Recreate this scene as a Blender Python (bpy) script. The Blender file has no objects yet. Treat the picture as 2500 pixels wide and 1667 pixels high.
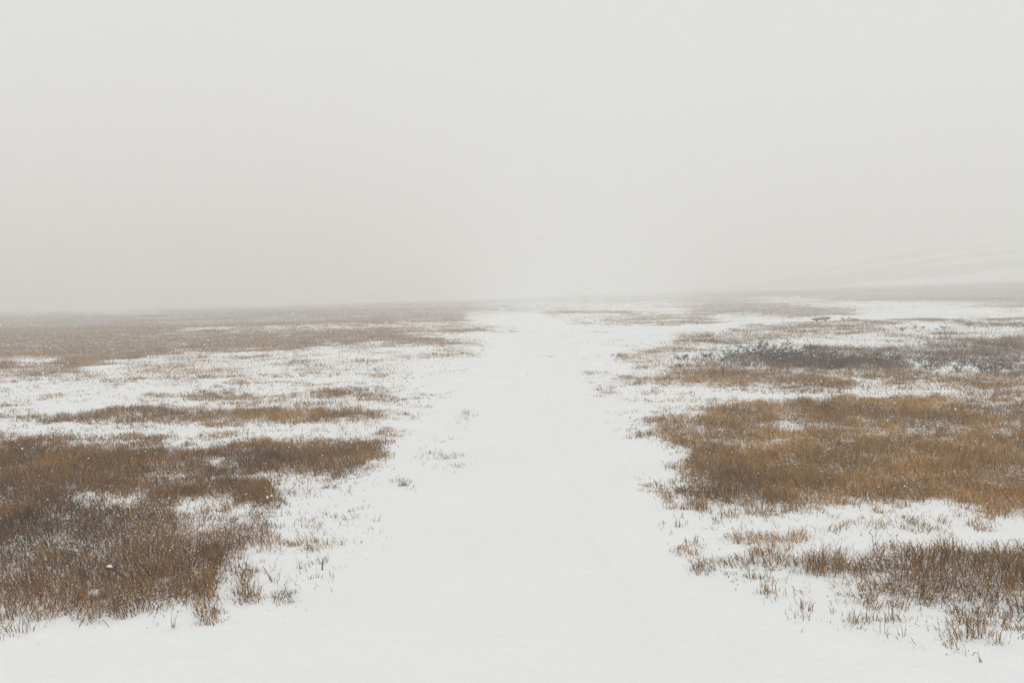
import bpy, math
import numpy as np
from mathutils import Matrix, Vector

sc = bpy.context.scene
COL = sc.collection
rng = np.random.default_rng(7)

# ------------------------------------------------------------------ camera
EYE = 2.0                       # metres above the track
LENS, SENSOR = 35.0, 36.0
FPX = LENS / SENSOR * 2500.0    # focal length in pixels of the survey grid used below
PITCH = math.radians(-2.745)
ROLL = math.radians(-1.26)
cam_d = bpy.data.cameras.new('camera')
cam_d.lens = LENS; cam_d.sensor_width = SENSOR
cam_d.clip_start = 0.05; cam_d.clip_end = 6000
cam = bpy.data.objects.new('camera', cam_d)
COL.objects.link(cam)
CAM_R = Matrix.Rotation(math.radians(90) + PITCH, 3, 'X') @ Matrix.Rotation(ROLL, 3, 'Z')
cam.matrix_world = Matrix.Translation((0, 0, EYE)) @ CAM_R.to_4x4()
sc.camera = cam

# ------------------------------------------------------------------ sky, sun, exposure
SUN_EL, SUN_AZ = math.radians(50), math.radians(205)
world = bpy.data.worlds.new('World'); sc.world = world
world.use_nodes = True
wn = world.node_tree.nodes; wl = world.node_tree.links
wn.clear()
w_out = wn.new('ShaderNodeOutputWorld')
w_bg = wn.new('ShaderNodeBackground'); w_bg.inputs['Strength'].default_value = 0.1
w_sky = wn.new('ShaderNodeTexSky'); w_sky.sky_type = 'NISHITA'
w_sky.sun_disc = False
w_sky.sun_elevation = SUN_EL; w_sky.sun_rotation = SUN_AZ
w_sky.air_density = 1.0; w_sky.dust_density = 6.0; w_sky.ozone_density = 1.0
w_bw = wn.new('ShaderNodeHueSaturation'); w_bw.inputs['Saturation'].default_value = 0.1
w_mix = wn.new('ShaderNodeMix'); w_mix.data_type = 'RGBA'
w_mix.inputs[0].default_value = 0.93          # solid cloud layer in front of the clear sky
w_mix.inputs[7].default_value = (7.95, 7.9, 7.62, 1)
wl.new(w_sky.outputs[0], w_bw.inputs['Color'])
wl.new(w_bw.outputs[0], w_mix.inputs[6])
wl.new(w_mix.outputs[2], w_bg.inputs['Color'])
wl.new(w_bg.outputs[0], w_out.inputs['Surface'])

sun_d = bpy.data.lights.new('sun', 'SUN')
sun_d.energy = 0.65; sun_d.angle = math.radians(70); sun_d.color = (1.0, 0.975, 0.95)
sun = bpy.data.objects.new('sun', sun_d); COL.objects.link(sun)
sun_dir = Vector((math.sin(SUN_AZ) * math.cos(SUN_EL), math.cos(SUN_AZ) * math.cos(SUN_EL), math.sin(SUN_EL)))
sun.rotation_euler = sun_dir.to_track_quat('Z', 'Y').to_euler()
sun.location = (0, 0, 60)

vs = sc.view_settings
vs.view_transform = 'Standard'; vs.look = 'None'; vs.exposure = 0.0; vs.gamma = 1.0
vs.use_curve_mapping = False
sc.render.engine = 'CYCLES'
sc.cycles.max_bounces = 6; sc.cycles.diffuse_bounces = 3; sc.cycles.volume_bounces = 4
sc.cycles.use_denoising = True

# ------------------------------------------------------------------ helpers
def link(name, mesh, mat=None, parent=None, label=None, cat=None, group=None, kind=None, loc=None):
    o = bpy.data.objects.new(name, mesh); COL.objects.link(o)
    if mat and mesh is not None and not mesh.materials: mesh.materials.append(mat)
    if parent: o.parent = parent
    for k, v in (('label', label), ('category', cat), ('group', group), ('kind', kind)):
        if v: o[k] = v
    if loc is not None: o.location = loc
    return o

def mesh_np(name, verts, faces_flat, sizes, colors=None, smooth=False):
    """mesh from numpy: verts (n,3), one flat loop index array, one loop count per face"""
    me = bpy.data.meshes.new(name)
    me.vertices.add(len(verts)); me.loops.add(len(faces_flat)); me.polygons.add(len(sizes))
    me.vertices.foreach_set('co', np.ascontiguousarray(verts, dtype=np.float32).ravel())
    me.loops.foreach_set('vertex_index', np.ascontiguousarray(faces_flat, dtype=np.int32))
    starts = np.concatenate(([0], np.cumsum(sizes)[:-1])).astype(np.int32)
    me.polygons.foreach_set('loop_start', starts)
    if smooth: me.polygons.foreach_set('use_smooth', np.ones(len(sizes), dtype=bool))
    if colors is not None:
        at = me.attributes.new('tint', 'FLOAT_COLOR', 'POINT')
        c4 = np.ones((len(verts), 4), dtype=np.float32); c4[:, :3] = colors
        at.data.foreach_set('color', c4.ravel())
    me.update(calc_edges=True); me.validate()
    return me

def _hash(ix, iy, s):
    h = (ix.astype(np.int64) * 374761393 + iy.astype(np.int64) * 668265263 + s * 2147483647) & 0xffffffff
    h = ((h ^ (h >> 13)) * 1274126177) & 0xffffffff
    return ((h ^ (h >> 16)) & 0xffff) / 65535.0

def vnoise(x, y, s=0):
    ix, iy = np.floor(x), np.floor(y)
    fx, fy = x - ix, y - iy
    fx, fy = fx * fx * fx * (fx * (6 * fx - 15) + 10), fy * fy * fy * (fy * (6 * fy - 15) + 10)
    a, b = _hash(ix, iy, s), _hash(ix + 1, iy, s)
    c, d = _hash(ix, iy + 1, s), _hash(ix + 1, iy + 1, s)
    return (a * (1 - fx) + b * fx) * (1 - fy) + (c * (1 - fx) + d * fx) * fy

def fbm(x, y, s=0, o=3):
    t, amp, n = 0.0, 1.0, 0.0
    for k in range(o):
        t = t + amp * vnoise(x * 2 ** k + 17.3 * k, y * 2 ** k - 9.1 * k, s + k); n += amp; amp *= 0.5
    return t / n

def sstep(a, b, x):
    t = np.clip((x - a) / (b - a), 0, 1)
    return t * t * (3 - 2 * t)

# ------------------------------------------------------------------ ground survey: pixel of the survey grid <-> plan
Rn = np.array(CAM_R)
def base_height(x, y):
    """large shape of the land: a faint rise ahead, a hill far to the right"""
    z = .7 * sstep(80, 260, y) * sstep(-70, 5, x)
    z = z + 1.1 * sstep(85, 260, y) * sstep(5, 80, x)
    z = z + 17.0 * sstep(190, 460, y) * sstep(60, 200, x)
    return z

def plan(px, py):
    """survey pixel -> plan position (x, y) where the line of sight meets the land"""
    d = Rn @ np.array([(px - 1250) / FPX, -(py - 833.5) / FPX, -1.0])
    t = np.geomspace(2.5, 600, 6000)
    g = EYE + d[2] * t - base_height(d[0] * t, d[1] * t)
    k = int(np.argmax(g < 0)) if (g < 0).any() else len(t) - 1
    return d[0] * t[k], d[1] * t[k]

def survey(x, y):
    """plan position -> survey pixel"""
    v = np.stack([x, y, base_height(x, y) - EYE], -1) @ Rn
    z = np.maximum(-v[..., 2], 0.05)
    return 1250 + FPX * v[..., 0] / z, 833.5 - FPX * v[..., 1] / z

# cover of dry vegetation: rows of (survey line, [(from, to, cover 0..1), ...])
LEFT = [
 (728, [(0, 1100, .55), (1100, 1300, .48)]), (742, [(0, 1100, .6), (1100, 1300, .5)]),
 (755, [(0, 1180, .65), (1180, 1300, .4)]),
 (762, [(0, 188, .6), (188, 392, .3), (392, 1130, .65), (1130, 1250, .2)]),
 (773, [(0, 1133, .7), (1133, 1180, .15)]), (789, [(0, 970, .75), (970, 1140, .35)]),
 (803, [(0, 430, .9), (430, 608, .3), (608, 970, .6), (970, 1210, .5), (1238, 1262, .2)]),
 (811, [(0, 970, .85), (970, 1210, .7), (1240, 1268, .2), (1295, 1300, .2)]), (820, [(0, 980, .85), (980, 1130, .3)]),
 (831, [(0, 1080, .9), (1080, 1170, .2)]), (844, [(0, 774, .9), (774, 1180, .6)]),
 (853, [(0, 420, .9), (420, 760, .5), (760, 1150, .25)]),
 (861, [(0, 354, .9), (354, 774, .28), (774, 1050, .18), (1050, 1160, .3)]),
 (878, [(0, 33, .6), (33, 155, .06), (155, 221, .8), (221, 330, .45), (330, 500, .35), (500, 774, .3), (774, 1000, .15), (1000, 1100, .1)]),
 (897, [(0, 210, .8), (210, 330, .18), (330, 550, .35), (550, 830, .3), (830, 1000, .2)]),
 (914, [(0, 55, .3), (55, 250, .6), (290, 525, .6), (525, 700, .3), (720, 785, .3), (910, 1000, .3)]),
 (925, [(0, 330, .12), (420, 500, .3), (560, 640, .15), (900, 990, .12)]),
 (938, [(0, 230, .05), (237, 304, .4), (304, 500, .06), (500, 663, .25), (900, 1030, .08)]),
 (955, [(0, 330, .04), (464, 608, .5), (700, 800, .15), (800, 962, .6), (1000, 1020, .1)]),
 (966, [(0, 55, .12), (354, 625, .85), (625, 774, .45), (774, 962, .8), (962, 1023, .25)]),
 (977, [(0, 83, .3), (470, 774, .4), (774, 960, .35), (967, 1000, .25)]),
 (988, [(0, 33, .4), (332, 497, .5), (497, 718, .15), (718, 885, .6), (967, 1050, .2)]),
 (999, [(0, 88, .35), (249, 497, .9), (497, 912, .9), (912, 1012, .35), (1130, 1145, .2)]),
 (1010, [(0, 105, .35), (138, 205, .4), (205, 934, .92), (967, 1010, .3), (1130, 1145, .25)]),
 (1021, [(33, 100, .25), (110, 829, .8), (829, 940, .35)]),
 (1032, [(28, 110, .25), (265, 608, .5), (608, 940, .2), (1110, 1140, .15)]),
 (1041, [(0, 300, .1), (300, 663, .1), (663, 984, .3)]),
 (1049, [(0, 33, .4), (33, 193, .12), (298, 409, .4), (409, 497, .1), (497, 608, .4), (818, 995, .6)]),
 (1063, [(0, 409, .75), (409, 636, .4), (636, 940, .3), (1040, 1140, .1)]),
 (1074, [(0, 409, .7), (431, 497, .2), (608, 934, .7), (934, 960, .4)]),
 (1085, [(0, 409, .78), (409, 520, .4), (520, 934, .95), (934, 957, .4), (1040, 1090, .12)]),
 (1107, [(0, 935, .95), (935, 970, .3), (1030, 1140, .12)]),
 (1125, [(0, 518, .93), (518, 553, .45), (553, 900, .9), (900, 960, .35), (1040, 1140, .12)]),
 (1143, [(0, 535, .95), (535, 714, .75), (714, 880, .8), (880, 910, .3)]),
 (1157, [(0, 321, .95), (321, 430, .65), (430, 518, .45), (518, 860, .5)]),
 (1171, [(0, 446, .95), (446, 482, .55), (482, 680, .9), (695, 830, .25), (965, 1000, .35)]),
 (1189, [(0, 303, .95), (303, 357, .7), (357, 686, .95), (700, 770, .75), (770, 860, .25), (965, 990, .3)]),
 (1207, [(0, 200, .95), (200, 343, .55), (343, 464, .9), (464, 686, .92), (728, 830, .3)]),
 (1221, [(0, 171, .9), (171, 340, .55), (340, 464, .95), (464, 610, .35), (628, 690, .7), (690, 780, .06)]),
 (1239, [(0, 107, .9), (107, 143, .6), (143, 343, .78), (343, 446, .92), (446, 680, .5), (680, 760, .14)]),
 (1261, [(0, 36, .75), (36, 446, .97), (446, 607, .62), (607, 671, .6), (671, 790, .13), (900, 940, .05)]),
 (1282, [(0, 446, .96), (446, 500, .7), (500, 543, .45), (543, 661, .8), (661, 714, .3), (714, 800, .12), (880, 950, .05)]),
 (1307, [(0, 464, .95), (464, 571, .78), (571, 661, .7), (661, 714, .22), (714, 960, .05)]),
 (1329, [(0, 571, .95), (571, 625, .6), (625, 714, .3), (714, 900, .04)]),
 (1357, [(0, 554, .95), (554, 607, .5), (607, 625, .6), (678, 714, .15), (714, 860, .03)]),
 (1386, [(0, 554, .92), (561, 589, .18), (589, 625, .7), (660, 786, .18)]),
 (1411, [(0, 554, .93), (561, 589, .22), (589, 629, .8), (660, 690, .22)]),
 (1436, [(0, 554, .95), (589, 629, .75), (678, 714, .25)]),
 (1450, [(0, 546, .92), (600, 625, .8), (678, 732, .3)]),
 (1464, [(0, 357, .88), (357, 518, .55), (518, 546, .75), (604, 625, .45)]),
 (1479, [(0, 321, .6), (321, 393, .35), (393, 482, .18), (500, 546, .55)]),
 (1493, [(0, 250, .4), (250, 357, .12), (357, 410, .22), (500, 546, .42)]),
 (1507, [(0, 125, .28), (153, 214, .12), (321, 428, .1)]),
 (1521, [(0, 107, .13)]), (1540, []), (1700, []),
]
RIGHT = [
 (680, [(2300, 2500, .45), (2000, 2300, .3)]), (691, [(2000, 2335, .4), (2335, 2500, .55)]),
 (705, [(1300, 1800, .42), (1800, 2008, .5), (2008, 2500, .62)]),
 (719, [(1300, 1727, .48), (1727, 2500, .68)]),
 (728, [(1300, 1680, .48), (1680, 1890, .5), (1890, 2008, .4), (2008, 2500, .66)]),
 (735, [(1300, 1680, .42), (1680, 1890, .6), (1890, 2055, .12), (2055, 2500, .6)]),
 (745, [(1300, 1530, .25), (1530, 1570, .35), (1570, 1660, .15), (1660, 1938, .5), (1938, 2055, .3), (2055, 2335, .12), (2382, 2500, .5)]),
 (752, [(1300, 1428, .35), (1460, 1540, .12), (1563, 1660, .12), (1660, 1914, .6), (1914, 2100, .5), (2125, 2380, .03), (2452, 2500, .4)]),
 (761, [(1320, 1475, .6), (1475, 1550, .5), (1550, 1680, .15), (1680, 1868, .5), (1868, 2092, .66), (2125, 2475, .06)]),
 (770, [(1330, 1517, .18), (1517, 1750, .45), (1750, 1890, .15), (1890, 2008, .35), (2218, 2290, .2), (2354, 2500, .2)]),
 (780, [(1380, 1470, .22), (1470, 1750, .5), (1750, 1820, .1), (2185, 2335, .2), (2400, 2500, .25)]),
 (789, [(1400, 1494, .4), (1494, 1750, .45), (2045, 2195, .5), (2195, 2360, .5), (2405, 2500, .35)]),
 (799, [(1820, 2195, .6), (2195, 2220, .1), (2335, 2500, .8)]),
 (808, [(1788, 2148, .65), (2148, 2312, .12), (2312, 2382, .4), (2405, 2500, .22)]),
 (817, [(1657, 1868, .65), (1868, 2195, .55), (2195, 2265, .3), (2265, 2335, .5), (2335, 2500, .22)]),
 (829, [(1657, 1914, .6), (1914, 2030, .4), (2030, 2100, .1), (2100, 2265, .2), (2265, 2500, .7)]),
 (841, [(1610, 1727, .5), (1727, 1890, .6), (1895, 2055, .05), (2055, 2265, .3), (2265, 2500, .9)]),
 (850, [(1610, 1820, .4), (1820, 1895, .2), (1961, 2500, .9)]),
 (859, [(1554, 1625, .5), (1634, 1820, .3), (1844, 2500, .9)]),
 (869, [(1494, 1634, .6), (1634, 1700, .4), (1700, 1820, .5), (1820, 2312, .95), (2312, 2500, .7)]),
 (878, [(1494, 1564, .5), (1564, 1775, .45), (1775, 2195, .95), (2195, 2312, .3), (2312, 2500, .6)]),
 (887, [(1550, 1634, .5), (1634, 1844, .6), (1868, 2218, .9), (2218, 2290, .3), (2290, 2335, .1), (2335, 2500, .4)]),
 (899, [(1540, 1625, .18), (1625, 2055, .7), (2055, 2265, .8), (2265, 2500, .5)]),
 (908, [(1625, 1905, .8), (1905, 1947, .22), (1947, 2242, .7), (2242, 2500, .75)]),
 (920, [(1512, 1634, .6), (1634, 2008, .85), (2008, 2100, .6), (2100, 2500, .72)]),
 (927, [(1517, 1625, .7), (1625, 2100, .8), (2115, 2172, .22), (2172, 2500, .72)]),
 (936, [(1587, 1727, .3), (1727, 2078, .7), (2078, 2335, .5), (2335, 2500, .75)]),
 (946, [(1465, 1494, .4), (1517, 1531, .3), (1727, 1868, .3), (1890, 2069, .65), (2069, 2290, .12), (2335, 2382, .5), (2382, 2500, .6)]),
 (957, [(1465, 1494, .4), (1550, 1568, .3), (1587, 1615, .4), (1727, 2360, .07), (2373, 2500, .6)]),
 (967, [(1465, 1484, .2), (1500, 1520, .1), (2030, 2312, .5), (2312, 2500, .42)]),
 (976, [(1700, 1914, .12), (1914, 2363, .85), (2363, 2500, .62)]),
 (988, [(1600, 1797, .12), (1797, 2500, .86)]), (997, [(1600, 1718, .25), (1718, 2500, .9)]),
 (1010, [(1595, 1700, .55), (1700, 2500, .92)]),
 (1036, [(1520, 1573, .25), (1573, 1913, .92), (1930, 2000, .5), (2000, 2500, .85)]),
 (1056, [(1530, 2500, .85)]), (1068, [(1600, 2500, .85)]), (1079, [(1626, 2500, .88)]),
 (1105, [(1680, 2190, .9), (2190, 2275, .55), (2275, 2500, .88)]),
 (1130, [(1640, 2500, .9)]), (1148, [(1658, 2500, .92)]),
 (1169, [(1573, 1658, .42), (1658, 1745, .5), (1745, 2500, .92)]),
 (1191, [(1616, 2500, .93)]),
 (1211, [(1638, 1696, .45), (1696, 1944, .88), (1944, 2002, .55), (2002, 2250, .75), (2250, 2500, .92)]),
 (1226, [(1623, 1696, .2), (1696, 1983, .62), (1983, 2136, .25), (2136, 2250, .25), (2308, 2480, .55), (2461, 2500, .8)]),
 (1237, [(1707, 1726, .5), (1822, 1944, .4), (1944, 2365, .08), (2384, 2500, .7)]),
 (1253, [(1638, 1677, .2), (1944, 1983, .1), (2174, 2250, .3), (2320, 2500, .6)]),
 (1268, [(1623, 1677, .3), (1784, 1791, .2), (2220, 2320, .5), (2365, 2442, .6)]),
 (1281, [(1657, 1677, .3), (1791, 1964, .22), (2228, 2327, .4), (2377, 2442, .5)]),
 (1295, [(1776, 2013, .6), (2128, 2174, .22), (2193, 2327, .12)]),
 (1304, [(1776, 1960, .6), (1983, 2013, .3), (2052, 2174, .25)]),
 (1318, [(1669, 1711, .4), (1868, 1933, .25), (2013, 2052, .3), (2117, 2212, .35), (2308, 2335, .5), (2335, 2500, .2)]),
 (1333, [(1669, 1715, .3), (1830, 1944, .42), (2013, 2059, .7), (2109, 2442, .7), (2442, 2500, .5)]),
 (1348, [(1715, 1784, .3), (1791, 1944, .5), (1956, 2078, .72), (2098, 2500, .88)]),
 (1364, [(1703, 1772, .7), (1784, 1853, .7), (1853, 1944, .72), (1967, 2098, .87), (2098, 2500, .92)]),
 (1375, [(1703, 1753, .5), (1868, 1944, .5), (1967, 2500, .88)]),
 (1390, [(1772, 1849, .22), (1860, 1944, .35), (1983, 2098, .45), (2098, 2174, .6), (2174, 2500, .92)]),
 (1410, [(1799, 1837, .3), (1860, 1899, .5), (2029, 2155, .65), (2155, 2500, .92)]),
 (1429, [(1860, 1906, .6), (1925, 1983, .4), (2036, 2155, .72), (2155, 2500, .88)]),
 (1444, [(1860, 1899, .6), (1925, 1979, .3), (2048, 2098, .72), (2105, 2174, .72), (2174, 2500, .84)]),
 (1463, [(1925, 2021, .15), (2105, 2197, .72), (2197, 2289, .72), (2289, 2500, .68)]),
 (1478, [(1925, 1971, .28), (1998, 2021, .2), (2040, 2090, .22), (2105, 2136, .22), (2155, 2212, .22), (2243, 2258, .3), (2327, 2500, .55)]),
 (1494, [(1944, 1990, .2), (2040, 2090, .34), (2101, 2144, .34), (2155, 2212, .34), (2327, 2423, .42), (2423, 2500, .5)]),
 (1513, [(2040, 2090, .2), (2101, 2144, .32), (2166, 2212, .3), (2300, 2415, .36), (2434, 2500, .36)]),
 (1532, [(2151, 2212, .12), (2308, 2404, .34), (2442, 2500, .22)]),
 (1551, [(2151, 2212, .1), (2320, 2404, .28), (2419, 2442, .3)]),
 (1570, [(2346, 2434, .14)]), (1590, []), (1700, []),
]
CX = np.arange(-2, 2503, 5.0)
CY = np.arange(660, 1700, 2.0)
def raster(rows, side):
    ys = np.array([r[0] for r in rows], float)
    g = np.zeros((len(rows), len(CX)))
    for i, (_, seg) in enumerate(rows):
        for a, b, v in seg:
            a, b = (a if a > 0 else -10), (b if b < 2500 else 2510)
            m = (CX >= a) & (CX <= b); g[i, m] = np.maximum(g[i, m], v)
    out = np.empty((len(CY), len(CX)))
    for j in range(len(CX)): out[:, j] = np.interp(CY, ys, g[:, j])
    out[:, (CX > 1300) if side < 0 else (CX <= 1300)] = 0
    k = np.array([1, 2, 3, 4, 5, 6, 7, 6, 5, 4, 3, 2, 1.]) / 49
    return np.apply_along_axis(lambda r: np.convolve(np.pad(r, 6, 'edge'), k, 'valid'), 1, out)
COVER = np.maximum(raster(LEFT, -1), raster(RIGHT, 1))
_w = np.hanning(75); _w /= _w.sum()                        # the far fields run into one another
_soft = np.apply_along_axis(lambda r: np.convolve(np.pad(r, 37, 'edge'), _w, 'valid'), 1, COVER)
COVER = np.where((CY < 965)[:, None], COVER ** .74, COVER)
_soft = _soft ** .85
_f = sstep(768, 738, CY)[:, None]; COVER = COVER * (1 - _f) + _soft * _f

def cover_at(x, y, lift=0.0):
    """dry vegetation cover 0..1 of the plan; beyond the surveyed width it carries on mirrored"""
    px, py = survey(x, y)
    wob = (fbm(x * 0.9, y * 0.35, 31) - 0.5)
    px = px + wob * 60 * 6 / np.maximum(y, 4)
    py = py - lift * np.maximum(py - 715, 0)
    px = np.where(px < 0, -px, px); px = np.where(px > 2500, 5000 - px, px)
    px = np.clip(px, 0, 2499)
    fx = np.clip((px + 2) / 5, 0, len(CX) - 1.001); fy = np.clip((py - 660) / 2, 0, len(CY) - 1.001)
    ix, iy = fx.astype(int), fy.astype(int); fx -= ix; fy -= iy
    c = (COVER[iy, ix] * (1 - fx) + COVER[iy, ix + 1] * fx) * (1 - fy) + (COVER[iy + 1, ix] * (1 - fx) + COVER[iy + 1, ix + 1] * fx) * fy
    far = np.maximum(sstep(230, 300, y), sstep(690, 670, py) * sstep(120, 160, y))
    c = c * (1 - far) + far * sstep(.28, .55, fbm(x * 0.010, y * 0.05, 77, 4)) * .9
    d = x - track_x(y)                       # thin scatter of stalks along both verges
    verge = sstep(1.25, 1.7, np.abs(d)) * sstep(62, 30, y) * sstep(5.6, 7.2, y + .25 * d)
    c = np.maximum(c, verge * .25 * sstep(.36, .72, fbm(x * .7, y * .7, 57)))
    return np.where(y < 3, 0.0, c)

# ------------------------------------------------------------------ terrain
def interp_line(t, pts):
    a = np.array(pts); return np.interp(t, a[:, 1], a[:, 0])
TRACK = [plan(*p) for p in ((1330, 1660), (1320, 1500), (1262, 1300), (1268, 1200), (1262, 1100), (1262, 1000), (1272, 930),
                            (1290, 880), (1296, 830), (1284, 800), (1258, 780), (1225, 768))]
TRACK = [(TRACK[0][0] - 0.1, -25.0), (TRACK[0][0] - .05, 1.0)] + TRACK
def track_x(y): return interp_line(y, TRACK)

def height(x, y):
    r = np.hypot(x, y)
    z = (fbm(x * 0.045, y * 0.045, 3, 2) - .5) * 0.5 * sstep(8, 60, r)
    z += (fbm(x * 0.55, y * 0.55, 5, 3) - .5) * 0.10
    z += (fbm(x * 2.3, y * 2.3, 9, 2) - .5) * 0.035
    d = np.abs(x - track_x(y))
    flat = 1 - sstep(1.0, 2.4, d) * 1.0
    keep = 1 - flat * .8
    z = z * keep
    return z + base_height(x, y)

def hz(x, y): return float(height(np.array([float(x)]), np.array([float(y)]))[0])

# ------------------------------------------------------------------ materials
def new_mat(name):
    m = bpy.data.materials.new(name); m.use_nodes = True
    n = m.node_tree.nodes; b = n['Principled BSDF']
    return m, n, m.node_tree.links, b

def snow_material(name, litter):
    m, n, l, b = new_mat(name)
    tc = n.new('ShaderNodeTexCoord')
    n1 = n.new('ShaderNodeTexNoise'); n1.inputs['Scale'].default_value = 9; n1.inputs['Detail'].default_value = 8
    n2 = n.new('ShaderNodeTexNoise'); n2.inputs['Scale'].default_value = .7; n2.inputs['Detail'].default_value = 4
    l.new(tc.outputs['Object'], n1.inputs['Vector']); l.new(tc.outputs['Object'], n2.inputs['Vector'])
    mx = n.new('ShaderNodeMix'); mx.data_type = 'RGBA'
    mx.inputs[6].default_value = (.80, .825, .845, 1); mx.inputs[7].default_value = (.87, .885, .885, 1)
    l.new(n2.outputs['Fac'], mx.inputs[0])
    last = mx.outputs[2]
    if litter:
        at = n.new('ShaderNodeAttribute'); at.attribute_name = 'tint'
        sp = n.new('ShaderNodeSeparateColor'); l.new(at.outputs['Color'], sp.inputs[0])
        g = n.new('ShaderNodeTexNoise'); g.inputs['Scale'].default_value = 22; g.inputs['Detail'].default_value = 6
        l.new(tc.outputs['Object'], g.inputs['Vector'])
        add = n.new('ShaderNodeMath'); add.operation = 'ADD'; l.new(sp.outputs[0], add.inputs[0]); l.new(g.outputs['Fac'], add.inputs[1])
        mr = n.new('ShaderNodeMapRange'); mr.interpolation_type = 'SMOOTHSTEP'
        mr.inputs['From Min'].default_value = .88; mr.inputs['From Max'].default_value = 1.28
        mr.inputs['To Max'].default_value = .92
        l.new(add.outputs[0], mr.inputs['Value'])
        thatch = n.new('ShaderNodeMix'); thatch.data_type = 'RGBA'
        thatch.inputs[6].default_value = (.075, .042, .018, 1); thatch.inputs[7].default_value = (.21, .12, .045, 1)
        l.new(n1.outputs['Fac'], thatch.inputs[0])
        m2 = n.new('ShaderNodeMix'); m2.data_type = 'RGBA'
        l.new(mr.outputs[0], m2.inputs[0]); l.new(last, m2.inputs[6]); l.new(thatch.outputs[2], m2.inputs[7])
        last = m2.outputs[2]
    l.new(last, b.inputs['Base Color'])
    b.inputs['Roughness'].default_value = .75; b.inputs['Specular IOR Level'].default_value = .15
    bp = n.new('ShaderNodeBump'); bp.inputs['Strength'].default_value = .5; bp.inputs['Distance'].default_value = .03
    l.new(n1.outputs['Fac'], bp.inputs['Height']); l.new(bp.outputs[0], b.inputs['Normal'])
    return m

def tint_material(name, rough=.85):
    m, n, l, b = new_mat(name)
    at = n.new('ShaderNodeAttribute'); at.attribute_name = 'tint'
    l.new(at.outputs['Color'], b.inputs['Base Color'])
    b.inputs['Roughness'].default_value = rough; b.inputs['Specular IOR Level'].default_value = .12
    return m

def plain_material(name, c1, c2, scale, rough=.85, bump=0.0):
    m, n, l, b = new_mat(name)
    tc = n.new('ShaderNodeTexCoord'); t = n.new('ShaderNodeTexNoise')
    t.inputs['Scale'].default_value = scale; t.inputs['Detail'].default_value = 6
    l.new(tc.outputs['Object'], t.inputs['Vector'])
    mx = n.new('ShaderNodeMix'); mx.data_type = 'RGBA'
    mx.inputs[6].default_value = (*c1, 1); mx.inputs[7].default_value = (*c2, 1)
    l.new(t.outputs['Fac'], mx.inputs[0]); l.new(mx.outputs[2], b.inputs['Base Color'])
    b.inputs['Roughness'].default_value = rough; b.inputs['Specular IOR Level'].default_value = .15
    if bump:
        bp = n.new('ShaderNodeBump'); bp.inputs['Strength'].default_value = bump; bp.inputs['Distance'].default_value = .02
        l.new(t.outputs['Fac'], bp.inputs['Height']); l.new(bp.outputs[0], b.inputs['Normal'])
    return m

M_GROUND = snow_material('snowy_ground', True)
M_TRACK = snow_material('snow_on_track', False)
M_GRASS = tint_material('dry_grass')
M_WOODY = plain_material('bare_twigs', (.055, .032, .022), (.12, .072, .050), 6)
M_SNOW = plain_material('settled_snow', (.82, .83, .84), (.88, .885, .885), 8, .7, .3)
M_BOARD = plain_material('weathered_board', (.028, .029, .031), (.075, .074, .072), 14, .8, .4)
M_LEG = plain_material('damp_wood', (.05, .032, .024), (.10, .065, .05), 14, .8, .4)
M_STONE = plain_material('grey_stone', (.20, .195, .185), (.40, .39, .37), 12, .85, .6)
M_FLAKE = plain_material('snowflake', (.97, .97, .97), (.985, .985, .985), 3, .9)

# ------------------------------------------------------------------ ground sheet
def build_ground():
    a_front = np.linspace(-math.radians(42), math.radians(42), 430)
    a_back = np.linspace(math.radians(42), math.radians(318), 120)[1:-1]
    ang = np.concatenate([a_front, a_back])
    rad = np.concatenate([np.geomspace(.6, 5, 26)[:-1], np.geomspace(5, 60, 230)[:-1], np.geomspace(60, 1150, 130)])
    na, nr = len(ang), len(rad)
    A, Rr = np.meshgrid(ang, rad)
    X, Y = (Rr * np.sin(A)).ravel(), (Rr * np.cos(A)).ravel()
    Z = height(X, Y)
    c = cover_at(X, Y, .02)
    fill = sstep(.3, .95, c) * (.41 + .28 * fbm(X * 1.3, Y * 1.3, 15))
    fill = np.where(Y > 45, np.maximum(fill, sstep(.10, .7, c) * .66 * sstep(40, 85, Y)), fill)
    tint = np.stack([fill] * 3, 1)
    V = np.stack([X, Y, Z], 1)
    V = np.vstack([V, [[0, 0, hz(0, 0)]]]); tint = np.vstack([tint, [[0, 0, 0]]])
    i, j = np.meshgrid(np.arange(nr - 1), np.arange(na), indexing='ij')
    j2 = (j + 1) % na
    q = np.stack([i * na + j, i * na + j2, (i + 1) * na + j2, (i + 1) * na + j], -1).reshape(-1, 4)[:, ::-1]
    k = np.arange(na)
    t = np.stack([np.full(na, nr * na), (k + 1) % na, k], 1)
    flat = np.concatenate([q.ravel(), t.ravel()])
    sizes = np.concatenate([np.full(len(q), 4), np.full(len(t), 3)])
    me = mesh_np('ground', V, flat, sizes, tint, True)
    return link('ground', me, M_GROUND, kind='structure', label='snow covered field of flat moorland with thatch of dead grass')
build_ground()

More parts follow.
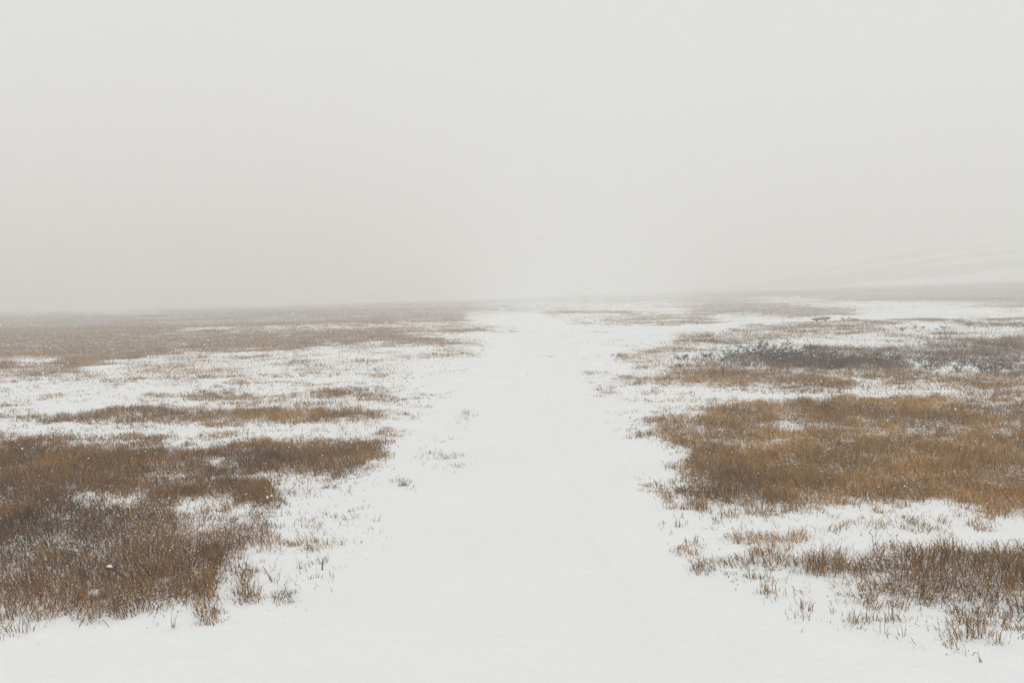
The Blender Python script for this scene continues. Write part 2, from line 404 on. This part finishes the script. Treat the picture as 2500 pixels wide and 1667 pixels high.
def strip(name, centre, half, mat, label, ruts=0.0, raise_=.008):
    """a band of driven snow laid on the ground; its edges dive under the surface"""
    centre = np.array(centre, float); half = np.array(half, float)
    seg = np.hypot(*np.diff(centre, axis=0).T); s = np.concatenate([[0], np.cumsum(seg)])
    n = int(min(900, s[-1] / .12)); ss = np.linspace(0, 1, n) ** 1.25 * s[-1]
    cx, cy = np.interp(ss, s, centre[:, 0]), np.interp(ss, s, centre[:, 1])
    hw = np.interp(ss, s, half)
    tx, ty = np.gradient(cx, ss), np.gradient(cy, ss); L = np.hypot(tx, ty); tx /= L; ty /= L
    u = np.linspace(-1, 1, 37)
    edge = 1 + (vnoise(ss * .8, ss * 0, 41) - .5)[:, None] * .3 * np.sign(u)[None, :]
    off = u[None, :] * hw[:, None] * edge
    X = cx[:, None] + ty[:, None] * off; Y = cy[:, None] - tx[:, None] * off
    Z = height(X.ravel(), Y.ravel()).reshape(X.shape) + raise_ - .04 * sstep(.45, 1, np.abs(u))[None, :]
    if ruts:
        d = np.abs(np.abs(off) - .78)
        Z += (-ruts * np.exp(-(d / .17) ** 2) + .4 * ruts * np.exp(-((d - .3) / .12) ** 2)) * (.4 + 1.2 * vnoise(X * .9, Y * .5, 61))
    m = len(u)
    i, j = np.meshgrid(np.arange(n - 1), np.arange(m - 1), indexing='ij')
    q = np.stack([i * m + j, i * m + j + 1, (i + 1) * m + j + 1, (i + 1) * m + j], -1).reshape(-1, 4)
    me = mesh_np(name, np.stack([X.ravel(), Y.ravel(), Z.ravel()], 1), q.ravel(), np.full(len(q), 4), None, True)
    return link(name, me, mat, kind='structure', label=label)
strip('track', [(x, y) for x, y in TRACK], [1.35] * (len(TRACK) - 5) + [1.5, 1.8, 2.0, 1.9, 1.6], M_TRACK,
      'snow covered two wheel track running to the horizon', .02)
SIDE = [plan(*p) for p in ((1330, 872), (1440, 838), (1550, 815), (1700, 798), (1880, 790), (2030, 781), (2180, 766), (2330, 757), (2490, 752), (2640, 746))]
strip('side_track', SIDE, [.5, 1.2, 1.4, 1.5, 1.7, 2.2, 3, 3.5, 4, 4], M_TRACK, 'snow covered side path branching off to the right', .012, .016)

# ------------------------------------------------------------------ dry grass
PAL = np.array([[.40, .228, .066], [.25, .128, .030], [.11, .052, .015], [.60, .39, .15], [.23, .105, .034], [.12, .074, .045]])
def blade_arrays(x, y, z, hgt, wid, lean, az, face, col, fine):
    """bent tapering blades; fine: two segments, else one"""
    n = len(x)
    ux, uy = np.cos(face) * wid * .5, np.sin(face) * wid * .5
    lx, ly = np.cos(az), np.sin(az)
    sl, cl = np.sin(lean), np.cos(lean)
    base = np.stack([x, y, z - .012], 1)
    side = np.stack([ux, uy, np.zeros(n)], 1)
    if fine:
        mid = base + np.stack([lx * sl * .42, ly * sl * .42, .56 + 0 * sl], 1) * hgt[:, None]
        l2 = np.minimum(lean * 2.1, 1.9)
        tip = mid + np.stack([lx * np.sin(l2), ly * np.sin(l2), np.cos(l2)], 1) * (hgt * .5)[:, None]
        V = np.stack([base - side, base + side, mid - side * .8, mid + side * .8, tip], 1).reshape(-1, 3)
        k = np.arange(n)[:, None] * 5
        F = np.concatenate([k + [0, 1, 3, 2], k + [2, 3, 4]], 1)
        return V, F.ravel(), np.tile([4, 3], n), np.repeat(col, 5, 0)
    tip = base + np.stack([lx * sl, ly * sl, cl], 1) * hgt[:, None]
    V = np.stack([base - side, base + side, tip + side * .35], 1).reshape(-1, 3)
    F = np.arange(3 * n)
    return V, F, np.full(n, 3), np.repeat(col, 3, 0)

def colour(x, y, px, py, n):
    """blade tones by place: rusty, golden, brown, grey brown; greyer farther off"""
    t = fbm(x * .5, y * .3, 51, 3)
    dark = np.where(px < 1250, sstep(1040, 1180, py) * .42 + sstep(700, 0, px) * .22 * sstep(1000, 1120, py), sstep(1225, 1330, py) * .5)  # left ramp puts the lens darkening near the frame edge into blade colour
    grey = np.where((px > 1640) & (py > 780) & (py < 905), .75, .12) * np.where(py < 960, 1.0, .35) + .3 * sstep(900, 840, py)
    thick = sstep(1700, 1850, px) * sstep(838, 848, py) * sstep(906, 894, py)
    grey = grey + 4 * thick; dark = dark + .6 * thick
    rnd = rng.random(n)
    w = np.stack([np.clip(1.1 - dark + (t - .5) * 2.2, .08, 2), .5 + dark, .2 + dark * .9 + np.clip(.5 - t, 0, 1) * 1.2,
                  .18 * (1 - dark),   .22 + dark * .4, grey * 2], 1)
    cw = np.cumsum(w, 1); pick = (rnd[:, None] * cw[:, -1:] > cw).sum(1)
    c = PAL[np.clip(pick, 0, 5)]
    return c * ((.7 + .6 * rng.random(n)) * (.5 + 1.0 * fbm(x * 1.4, y * .9, 53, 3)))[:, None]

REGIONS = {
 'lnear': 'dense dark brown dry grass filling the near left of the field',
 'lmid': 'golden dry grass strips between snow bands left of the track',
 'lfar': 'misty brown grassland on the far left',
 'rnear': 'rusty brown tussock grass with gaps at the near right',
 'rmid': 'golden brown dense dry grass patch right of the track',
 'rfar': 'greyish hazy rough grass beyond the patch on the right',
}
parts = {k: [] for k in REGIONS}
bands = [(3.5, 9), (9, 13), (13, 18), (18, 26), (26, 40), (40, 62), (62, 95), (95, 150), (150, 230)]
for z0, z1 in bands:
    zm = (z0 + z1) / 2
    n0 = 3700 if zm < 12 else 3700 * (12 / zm) ** (1.45 if zm < 24 else 1.78)
    wmax = .60 * z1 + 2.5
    n = int(n0 * (z1 - z0) * wmax * 2)
    x = rng.uniform(-wmax, wmax, n); y = rng.uniform(z0, z1, n)
    m = np.abs(x) < .60 * y + 2.5; x, y = x[m], y[m]
    c = cover_at(x, y, .028)
    nz = .45 * vnoise(x * 3.1, y * 3.1, 21) + .55 * vnoise(x * 11, y * 11, 22)
    if zm > 30: nz = .6 * vnoise(x * .9, y * .5, 23) + .4 * vnoise(x * 3, y * 1.6, 24)
    nz = np.clip((nz - .5) * 1.7 + .5, 0, 1)
    big = vnoise(x * .8, y * .5, 25); px0, py0 = survey(x, y)
    p = -np.log(1 - .965 * c) / (2.7 * np.clip(y / 14, .35, 1.2) ** 1.1)
    p = p * np.where(c > .8, 1.25, 1.0) * np.where((c > .6) & (px0 < 700) & (py0 > 1050), 1.25, 1.0)
    sy = np.interp(x, [q[0] for q in SIDE], [q[1] for q in SIDE])
    p = p * np.where((x > SIDE[1][0]) & (x < SIDE[5][0]) & (np.abs(y - sy) < 2.2), .06, 1.0)
    p = p * np.where((px0 > 1750) & (py0 > 838) & (py0 < 905), .62, 1.0)
    calm = 1.0 if zm < 30 else .6
    p = p * (1.0 if zm < 30 else 1.35)
    p = p * np.exp((nz - .52) * (5.0 - 1.6 * c) * calm) * np.exp((big - .5) * 1.6 * (1.15 - c) * calm)
    m = rng.random(len(x)) < p
    x, y, c = x[m], y[m], c[m]; n = len(x)
    px, py = survey(x, y)
    z = height(x, y)
    tall = .55 + .75 * fbm(x * .8, y * .8, 71, 2)
    hgt = (.045 + .075 * c) * tall * rng.uniform(.3, 1.55, n) * np.where(py < 900, 1.25, 1.0)
    wid = rng.uniform(.0018, .0046, n) * (1 + zm / (20 if zm < 24 else 11))
    flat = rng.random(n) < .26
    lean = np.where(flat, rng.uniform(.8, 1.35, n), np.abs(rng.normal(.1, .3, n)) + .35 * vnoise(x * 5, y * 5, 82))
    az = rng.normal(0, .8, n) + 7 * vnoise(x * 2.6, y * 2.6, 81); az = np.where(flat, rng.uniform(0, 6.283, n), az)
    hgt = hgt * np.where(flat, 1.25, 1.0) * (.6 + .85 * vnoise(x * 7, y * 7, 83))
    face = rng.uniform(0, math.pi, n)
    col = colour(x, y, px, py, n)
    fine = zm < 24
    reg = np.where(px < 1290, np.where(py > 1050, 0, np.where(py > 862, 1, 2)), np.where(py > 1232, 3, np.where(py > 958, 4, 5)))
    for k, key in enumerate(REGIONS):
        s = reg == k
        if s.any():
            parts[key].append(blade_arrays(x[s], y[s], z[s], hgt[s], wid[s], lean[s], az[s], face[s], col[s], fine))
def join(arrs):
    V, F, S, Cc, o = [], [], [], [], 0
    for v, f, s, c in arrs:
        V.append(v); F.append(f + o); S.append(s); Cc.append(c); o += len(v)
    return np.concatenate(V), np.concatenate(F), np.concatenate(S), np.concatenate(Cc)
for key, lab in REGIONS.items():
    V, F, S, Cc = join(parts[key])
    link('dry_grass', mesh_np('dry_grass', V, F, S, Cc), M_GRASS, label=lab, cat='grass', kind='stuff')

# ------------------------------------------------------------------ snow lodged in the grass, falling snow
OCT = np.array([[1, 0, 0], [-1, 0, 0], [0, 1, 0], [0, -1, 0], [0, 0, 1], [0, 0, -1.]])
OCF = np.array([[0, 2, 4], [2, 1, 4], [1, 3, 4], [3, 0, 4], [2, 0, 5], [1, 2, 5], [3, 1, 5], [0, 3, 5]])
TET = np.array([[1, 1, 1], [-1, -1, 1], [-1, 1, -1], [1, -1, -1.]]) * .75
TEF = np.array([[0, 2, 1], [0, 1, 3], [0, 3, 2], [1, 2, 3]])
def lumps(name, P, size, squash, mat, label, cat, OCT=OCT, OCF=OCF, smooth=True):
    n = len(P)
    sc3 = size[:, None, None] * rng.uniform(.6, 1.3, (n, len(OCT), 1)) * squash[None, None, :]
    a = rng.uniform(0, 6.283, n); ca, sa = np.cos(a), np.sin(a)
    v = OCT[None] * sc3
    v = np.stack([v[..., 0] * ca[:, None] - v[..., 1] * sa[:, None], v[..., 0] * sa[:, None] + v[..., 1] * ca[:, None], v[..., 2]], -1) + P[:, None, :]
    F = (OCF[None] + (np.arange(n) * len(OCT))[:, None, None]).reshape(-1)
    return link(name, mesh_np(name, v.reshape(-1, 3), F, np.full(n * len(OCF), 3), None, smooth), mat, label=label, cat=cat, kind='stuff')
n = 110000
y = 4.5 + 26 * rng.random(n) ** 1.3; x = rng.uniform(-1, 1, n) * (.58 * y + 1)
c = cover_at(x, y, .03); m = (c > .3) & (rng.random(n) < .15 + .75 * sstep(.42, .7, vnoise(x * 2.2, y * 2.2, 91)))
x, y = x[m], y[m]
P = np.stack([x, y, height(x, y) + rng.uniform(-.003, .05, len(x))], 1)
lumps('lodged_snow', P, rng.uniform(.0022, .0062, len(x)) * (1 + y / 30), np.array([1, 1, 1.1]), M_SNOW, 'small clumps of snow caught among the grass stems', 'snow', TET, TEF, False)
n = 75000
y = 3.2 + 45 * rng.random(n) ** .6; x = rng.uniform(-1, 1, n) * (.62 * y + 2)
P = np.stack([x, y, rng.uniform(.1, 12, n) ** 1.0], 1)
P[:, 2] = np.where(rng.random(n) < .5, rng.uniform(.1, 2.4, n), P[:, 2])
lumps('falling_snow', P, rng.uniform(.0014, .0044, n) * (1 + y / 30), np.array([1, 1, 1.25]), M_FLAKE, 'fine snowflakes falling through the misty air', 'snowfall', TET, TEF, False)

# ------------------------------------------------------------------ single tufts that stand alone on the snow
def tuft_mesh(seed, nb, rad, hgt, dark):
    g = np.random.default_rng(seed)
    r = rad * np.sqrt(g.random(nb)); a = g.uniform(0, 6.283, nb)
    x, y = r * np.cos(a), r * np.sin(a) * .8
    lean = np.clip(g.normal(.12 if dark else .3, .2, nb), 0, 1.1) ; az = a + g.normal(0, .6, nb)
    col = PAL[g.choice(6, nb, p=[.22, .28, .25, .08, .12, .05] if not dark else [.05, .2, .45, .05, .15, .1])] * g.uniform(.6, 1.2, (nb, 1))
    V, F, S, Cc = blade_arrays(x, y, np.zeros(nb), hgt * g.uniform(.35, 1.25, nb), g.uniform(.003, .006, nb), lean, az, g.uniform(0, 3.14, nb), col, True)
    return mesh_np('grass_tuft', V, F, S, Cc)
TUFTS = [ # survey pixel of its foot, blades, radius, height, dark, label
 (2396, 1622, 5, .012, .085, 1, 'small dark upright grass tuft alone on snow in the bottom right corner'),
 (2158, 1553, 7, .035, .10, 0, 'pair of leaning grass stalks on snow below the right tussocks'),
 (2206, 1555, 6, .03, .10, 0, 'thin splayed grass tuft on open snow, right of the leaning pair'),
 (2350, 1562, 26, .06, .12, 0, 'tall reddish grass tuft at the front edge of the right tussocks'),
 (2392, 1560, 40, .07, .15, 0, 'tallest bushy brown grass tuft at the front edge of the right tussocks'),
 (2432, 1580, 14, .04, .12, 0, 'narrow reddish grass tuft just right of the tallest front tuft'),
 (2120, 1518, 20, .055, .08, 0, 'low curved grass tuft below the right tussocks, middle of three'),
 (2080, 1525, 16, .045, .12, 0, 'open grass tuft below the right tussocks, left of three'),
 (2176, 1520, 24, .055, .12, 0, 'upright rusty grass tuft below the right tussocks, right of three'),
 (1968, 1490, 18, .05, .09, 0, 'sparse brown grass tuft leftmost along the front of the right tussocks'),
 (1870, 1445, 34, .06, .10, 0, 'compact rusty grass tuft on a snow ledge right of the track'),
 (1828, 1408, 16, .045, .09, 0, 'thin brown grass tuft beside the compact tuft on the ledge'),
 (1686, 1322, 20, .06, .08, 0, 'small brown tuft on the right verge of the track'),
 (1660, 1285, 16, .05, .09, 0, 'pale thin tuft at the right verge under the golden patch'),
 (985, 1186, 26, .06, .11, 0, 'lone golden brown tuft in the snow on the left verge'),
 (1137, 1010, 14, .06, .12, 0, 'lone faint tuft at the left wheel rut of the track'),
 (1480, 962, 40, .14, .17, 0, 'reddish brown tuft on the right verge before the fork'),
 (1605, 960, 30, .12, .15, 0, 'second brown tuft right of the verge tuft at the fork'),
 (610, 1462, 46, .07, .12, 0, 'thick golden tuft standing apart from the dense left grass'),
 (700, 1452, 16, .08, .06, 0, 'low scattered tuft on snow right of the thick golden tuft'),
 (672, 1425, 10, .03, .12, 0, 'tall wispy tuft on snow behind the low scattered tuft'),
 (735, 1392, 7, .03, .10, 0, 'few thin stalks on snow left of the single dark stalk'),
 (420, 1528, 9, .03, .09, 1, 'small dark tuft on snow in front of the left grass'),
 (55, 1535, 14, .06, .12, 1, 'dark thin stalks at the front left corner of the grass'),
 (165, 908, 110, .30, .38, 0, 'tall faint brown rush tuft on the far left above the snow band'),
 (920, 1275, 6, .03, .11, 0, 'faint thin stalks on the bare left verge'),
]
for i, (px, py, nb, rad, hg, dk, lab) in enumerate(TUFTS):
    X, Y = plan(px, py)
    t = link('grass_tuft', None, label=lab, cat='grass tuft', group='separate grass tufts on the snow', loc=(X, Y, hz(X, Y)))
    link('grass_blades', tuft_mesh(900 + i, nb, rad, hg, dk), M_GRASS, t, kind='stuff')

# ------------------------------------------------------------------ tubes for stems and twigs
def tube(V, F, p, q, r0, r1, sides=4):
    p, q = np.array(p, float), np.array(q, float); d = q - p; L = np.linalg.norm(d)
    if L < 1e-6: return
    d /= L; a = np.cross(d, [0, 0, 1.0] if abs(d[2]) < .9 else [1.0, 0, 0]); a /= np.linalg.norm(a); b = np.cross(d, a)
    o = len(V)
    for c, r in ((p, r0), (q, r1)):
        for k in range(sides):
            t = 2 * math.pi * k / sides; V.append(c + (a * math.cos(t) + b * math.sin(t)) * r)
    for k in range(sides):
        k2 = (k + 1) % sides; F.append((o + k, o + k2, o + sides + k2, o + sides + k))
    F.append(tuple(o + sides + k for k in range(sides)))
def pymesh(name, V, F):
    me = bpy.data.meshes.new(name); me.from_pydata([tuple(map(float, v)) for v in V], [], F); me.update(); return me

def shrub_meshes(seed, hgt, spread, n_stem):
    g = np.random.default_rng(seed)
    SV, SF, TV, TF, NV, NF = [], [], [], [], [], []
    for s in range(n_stem):
        a = g.uniform(0, 6.283); p = np.array([math.cos(a), math.sin(a), 0]) * g.uniform(0, .25) * spread
        p[2] = -.04
        d = np.array([math.cos(a) * g.uniform(.2, .9) * spread / hgt, math.sin(a) * g.uniform(.2, .9) * spread / hgt, 1.0])
        L = hgt * g.uniform(.55, 1.05); nseg = 4; r = g.uniform(.007, .012)
        for k in range(nseg):
            d = d + g.normal(0, .16, 3); d[2] = max(d[2], .25); dn = d / np.linalg.norm(d)
            q = p + dn * L / nseg
            tube(SV, SF, p, q, r, r * .75, 4); r *= .75
            for b in range(3 if k else 1):
                e = dn * .7 + g.normal(0, .55, 3); e[2] = abs(e[2]) * .8 + .1; e /= np.linalg.norm(e)
                bl = L * g.uniform(.16, .34); m1 = q + e * bl
                tube(TV, TF, q, m1, r * .85, .005, 3)
                for c in range(7):
                    f = e + g.normal(0, .6, 3); f /= np.linalg.norm(f); s0 = q + e * bl * g.uniform(.3, 1)
                    tube(TV, TF, s0, s0 + f * bl * g.uniform(.3, .6), .0042, .002, 3)
            p = q
        if g.random() < .5:                      # snow in the fork of a stem
            o = len(NV); sz = g.uniform(.006, .014)
            for v in OCT: NV.append(p * g.uniform(.5, .8) + v * sz * g.uniform(.7, 1.3))
            for f in OCF: NF.append(tuple(int(o + t) for t in f))
    return pymesh('stem', SV, SF), pymesh('twig', TV, TF), pymesh('snow_cap', NV, NF)
SHRUB = [shrub_meshes(11, .42, .34, 9), shrub_meshes(12, .34, .42, 10), shrub_meshes(13, .55, .34, 8), shrub_meshes(14, .28, .36, 9)]
def shrub(px, py, kind, scale, rot, label, group):
    X, Y = plan(px, py)
    r = link('bare_shrub', None, label=label, cat='shrub', group=group, loc=(X, Y, hz(X, Y)))
    r.rotation_euler.z = rot; r.scale = (scale * 1.35, scale * 1.35, scale * .95)
    st, tw, sn = SHRUB[kind]
    link('stem', st, M_WOODY, r, kind='stuff'); link('twig_crown', tw, M_WOODY, r, kind='stuff'); link('lodged_snow', sn, M_SNOW, r, kind='stuff')
ORD = ('leftmost second third fourth fifth sixth seventh eighth ninth tenth eleventh twelfth thirteenth fourteenth fifteenth sixteenth '
       'seventeenth eighteenth nineteenth twentieth').split() + ['twenty-%s' % w for w in 'first second third fourth fifth sixth seventh eighth ninth'.split()]
def nth(i, n): return 'leftmost' if i == 0 else 'rightmost' if i == n - 1 else ORD[i] + ' from the left'
for i in range(30):
    t = i / 29; px = 1722 + 510 * t + rng.uniform(-7, 7)
    py = 880 + 14 * math.sin(t * 3.0) - 4 + rng.uniform(-10, 6) + 4 * t
    shrub(px, py, int(rng.integers(0, 4)), rng.uniform(.65, 1.25) * .84 * (.45 + .66 * math.sin(math.pi * min(1, t * .85 + .12)) ** 1.3), rng.uniform(0, 6.28),
          'dark leafless shrub in the low thicket right of the fork, ' + nth(i, 30), 'shrubs of the low dark thicket')
for i in range(11):
    px = 2266 + 226 * i / 10 + rng.uniform(-8, 8)
    shrub(px, 905 + rng.uniform(-14, 4), int(rng.integers(0, 4)), rng.uniform(.35, .65), rng.uniform(0, 6.28),
          'dark shrub on the snow bank right of the thicket, ' + nth(i, 11), 'shrubs on the snow bank at the right edge')
for i in range(12):
    px = 2205 + 290 * i / 11 + rng.uniform(-7, 7)
    shrub(px, 806 - 3 * (i % 3) + rng.uniform(-3, 3) + (10 if i < 5 else 0), int(rng.integers(0, 4)), rng.uniform(.3, .5), rng.uniform(0, 6.28),
          'distant grey shrub in the line beyond the thicket, ' + nth(i, 12), 'distant line of grey shrubs')
shrub(2066, 791, 1, .8, .5, 'grey shrub just right of the dark wooden trough', None)
shrub(2086, 791, 3, .8, 1.5, 'smaller grey shrub second to the right of the trough', None)
shrub(1893, 872, 2, .72, .9, 'tallest thin twiggy shrub rising above the dark thicket', None)
shrub(1862, 851, 3, .5, 2.9, 'small leaning shrub on snow behind the dark thicket', None)
shrub(1660, 878, 3, .8, 1.2, 'small shrub at the left tip of the thicket', None)

# ------------------------------------------------------------------ wooden trough by the side path
def prism(pts_a, pts_b, name):
    n = len(pts_a); V = list(pts_a) + list(pts_b)
    F = [tuple(range(n))[::-1], tuple(range(n, 2 * n))] + [(k, (k + 1) % n, n + (k + 1) % n, n + k) for k in range(n)]
    return pymesh(name, V, F)
X, Y = plan(2005, 791)
tr = link('wooden_trough', None, label='dark boat shaped wooden trough lying on snow beside the side path', cat='trough', loc=(X, Y, hz(X, Y) + .03))
tr.rotation_euler = (0, math.radians(-2.5), math.radians(4))
lt, lb, wt, wb, ht = .52, .37, .15, .10, .125
for s in (-1, 1):   # long boards with raked ends
    a = [(-lb, s * wb, .05), (lb, s * wb, .05), (lt, s * wt, .05 + ht), (-lt, s * wt, .03 + ht)]
    b = [(p[0], p[1] - s * .03, p[2]) for p in a]
    link('side_board', prism(a, b, 'side_board'), M_BOARD, tr)
    e = [(s * lb, -wb + .031, .052), (s * lb, wb - .031, .052), (s * lt, wt - .031, .04 + ht), (s * lt, -wt + .031, .04 + ht)]
    link('end_board', prism(e, [(p[0] - s * .03, p[1], p[2]) for p in e], 'end_board'), M_BOARD, tr)
    f = [(s * .24 - .04, -.11, -.08), (s * .24 + .04, -.11, -.08), (s * .24 + .03, -.10, .048), (s * .24 - .03, -.10, .048)]
    link('leg', prism(f, [(p[0], -p[1], p[2]) for p in f], 'leg'), M_LEG, tr)
f = [(-lb + .032, -wb + .032, .055), (lb - .032, -wb + .032, .055), (lb - .032, wb - .032, .055), (-lb + .032, wb - .032, .055)]
link('base_board', prism(f, [(p[0], p[1], .08) for p in f], 'base_board'), M_BOARD, tr)
f = [(-.34, -.068, .081), (.34, -.068, .081), (.34, .068, .081), (-.34, .068, .081)]
link('snow_filling', prism(f, [(p[0] * 1.08, p[1] * 1.15, .125) for p in f], 'snow_filling'), M_SNOW, tr)

# ------------------------------------------------------------------ stone, dead twig, lone stalks
import bmesh
def rock(seed, sx, sy, sz, zmin=None):
    bm = bmesh.new(); bmesh.ops.create_icosphere(bm, subdivisions=3, radius=1)
    for v in bm.verts:
        c = v.co
        k = 1 + .9 * (float(vnoise(np.array([c.x * 1.7 + seed]), np.array([c.y * 1.7 + c.z]), 5)[0]) - .5) + .4 * (float(vnoise(np.array([c.x * 5]), np.array([c.y * 5 + c.z * 4]), 6)[0]) - .5)
        v.co = Vector((c.x * sx * k, c.y * sy * k, c.z * sz * k))
    me = bpy.data.meshes.new('stone'); bm.to_mesh(me); bm.free()
    for p in me.polygons: p.use_smooth = True
    return me
X, Y = plan(237, 1458)
st = link('field_stone', None, label='pale stone with a snow cap poking out of the near left grass', cat='stone', loc=(X, Y, hz(X, Y)))
b = link('stone_body', rock(3, .05, .045, .05), M_STONE, st, loc=(0, 0, .015))
link('snow_cap', rock(8, .036, .032, .022), M_SNOW, st, loc=(-.006, -.01, .038))
X, Y = plan(278, 1428)
tw = link('dead_branch', None, label='dark dead branch with snow on it lying in the near left grass', cat='branch', loc=(X, Y, hz(X, Y) + .09))
V, F = [], []
for p, q, r in (((-.05, 0, .03), (.0, -.01, .025), .008), ((.0, -.01, .025), (.075, -.02, -.02), .007), ((.0, -.01, .025), (.03, .02, .05), .005), ((-.03, 0, .03), (-.02, -.03, -.03), .005), ((.03, -.015, .0), (.02, -.03, -.06), .004)):
    tube(V, F, p, q, r, r * .7, 5)
link('limb', pymesh('limb', V, F), M_WOODY, tw)
link('snow_cap', rock(15, .022, .012, .008), M_SNOW, tw, loc=(-.022, -.004, .044))
def stalk(px, py, hgt, lean, r, label, fork):
    X, Y = plan(px, py)
    V, F = [], []
    m = np.array([lean * .4, 0, hgt * .55]); t = np.array([lean, 0, hgt])
    tube(V, F, (0, 0, -.03), m, r, r * .9, 5); tube(V, F, m, t, r * .9, r * .5, 5)
    if fork:
        tube(V, F, m, m + np.array([-hgt * .2, 0, hgt * .3]), r * .7, r * .4, 4); tube(V, F, m * .8, m * .8 + np.array([hgt * .18, .02, hgt * .22]), r * .6, r * .4, 4)
    link('dead_stalk', pymesh('dead_stalk', V, F), M_WOODY, label=label, cat='stalk', loc=(X, Y, hz(X, Y)))
stalk(786, 1396, .085, .012, .006, 'single dark stalk standing alone on snow left of the track', False)
stalk(1764, 925, .40, .05, .013, 'thin forked dead stalk in front of the dark thicket', True)

# ------------------------------------------------------------------ snowy mist
V = [(sx * 1180, sy * 1180, z) for z in (-4, 28) for sx, sy in ((-1, -1), (1, -1), (1, 1), (-1, 1))]
F = [(3, 2, 1, 0), (4, 5, 6, 7), (0, 1, 5, 4), (1, 2, 6, 5), (2, 3, 7, 6), (3, 0, 4, 7)]
hm = bpy.data.materials.new('mist'); hm.use_nodes = True; hm.node_tree.nodes.clear()
ho = hm.node_tree.nodes.new('ShaderNodeOutputMaterial'); hv = hm.node_tree.nodes.new('ShaderNodeVolumePrincipled')
hv.inputs['Color'].default_value = (.998, .997, .99, 1); hv.inputs['Density'].default_value = .0076; hv.inputs['Anisotropy'].default_value = .2
hm.node_tree.links.new(hv.outputs[0], ho.inputs['Volume'])
link('haze', pymesh('haze', V, F), hm, kind='stuff', label='pale snowy mist filling the air over the field', cat='mist')
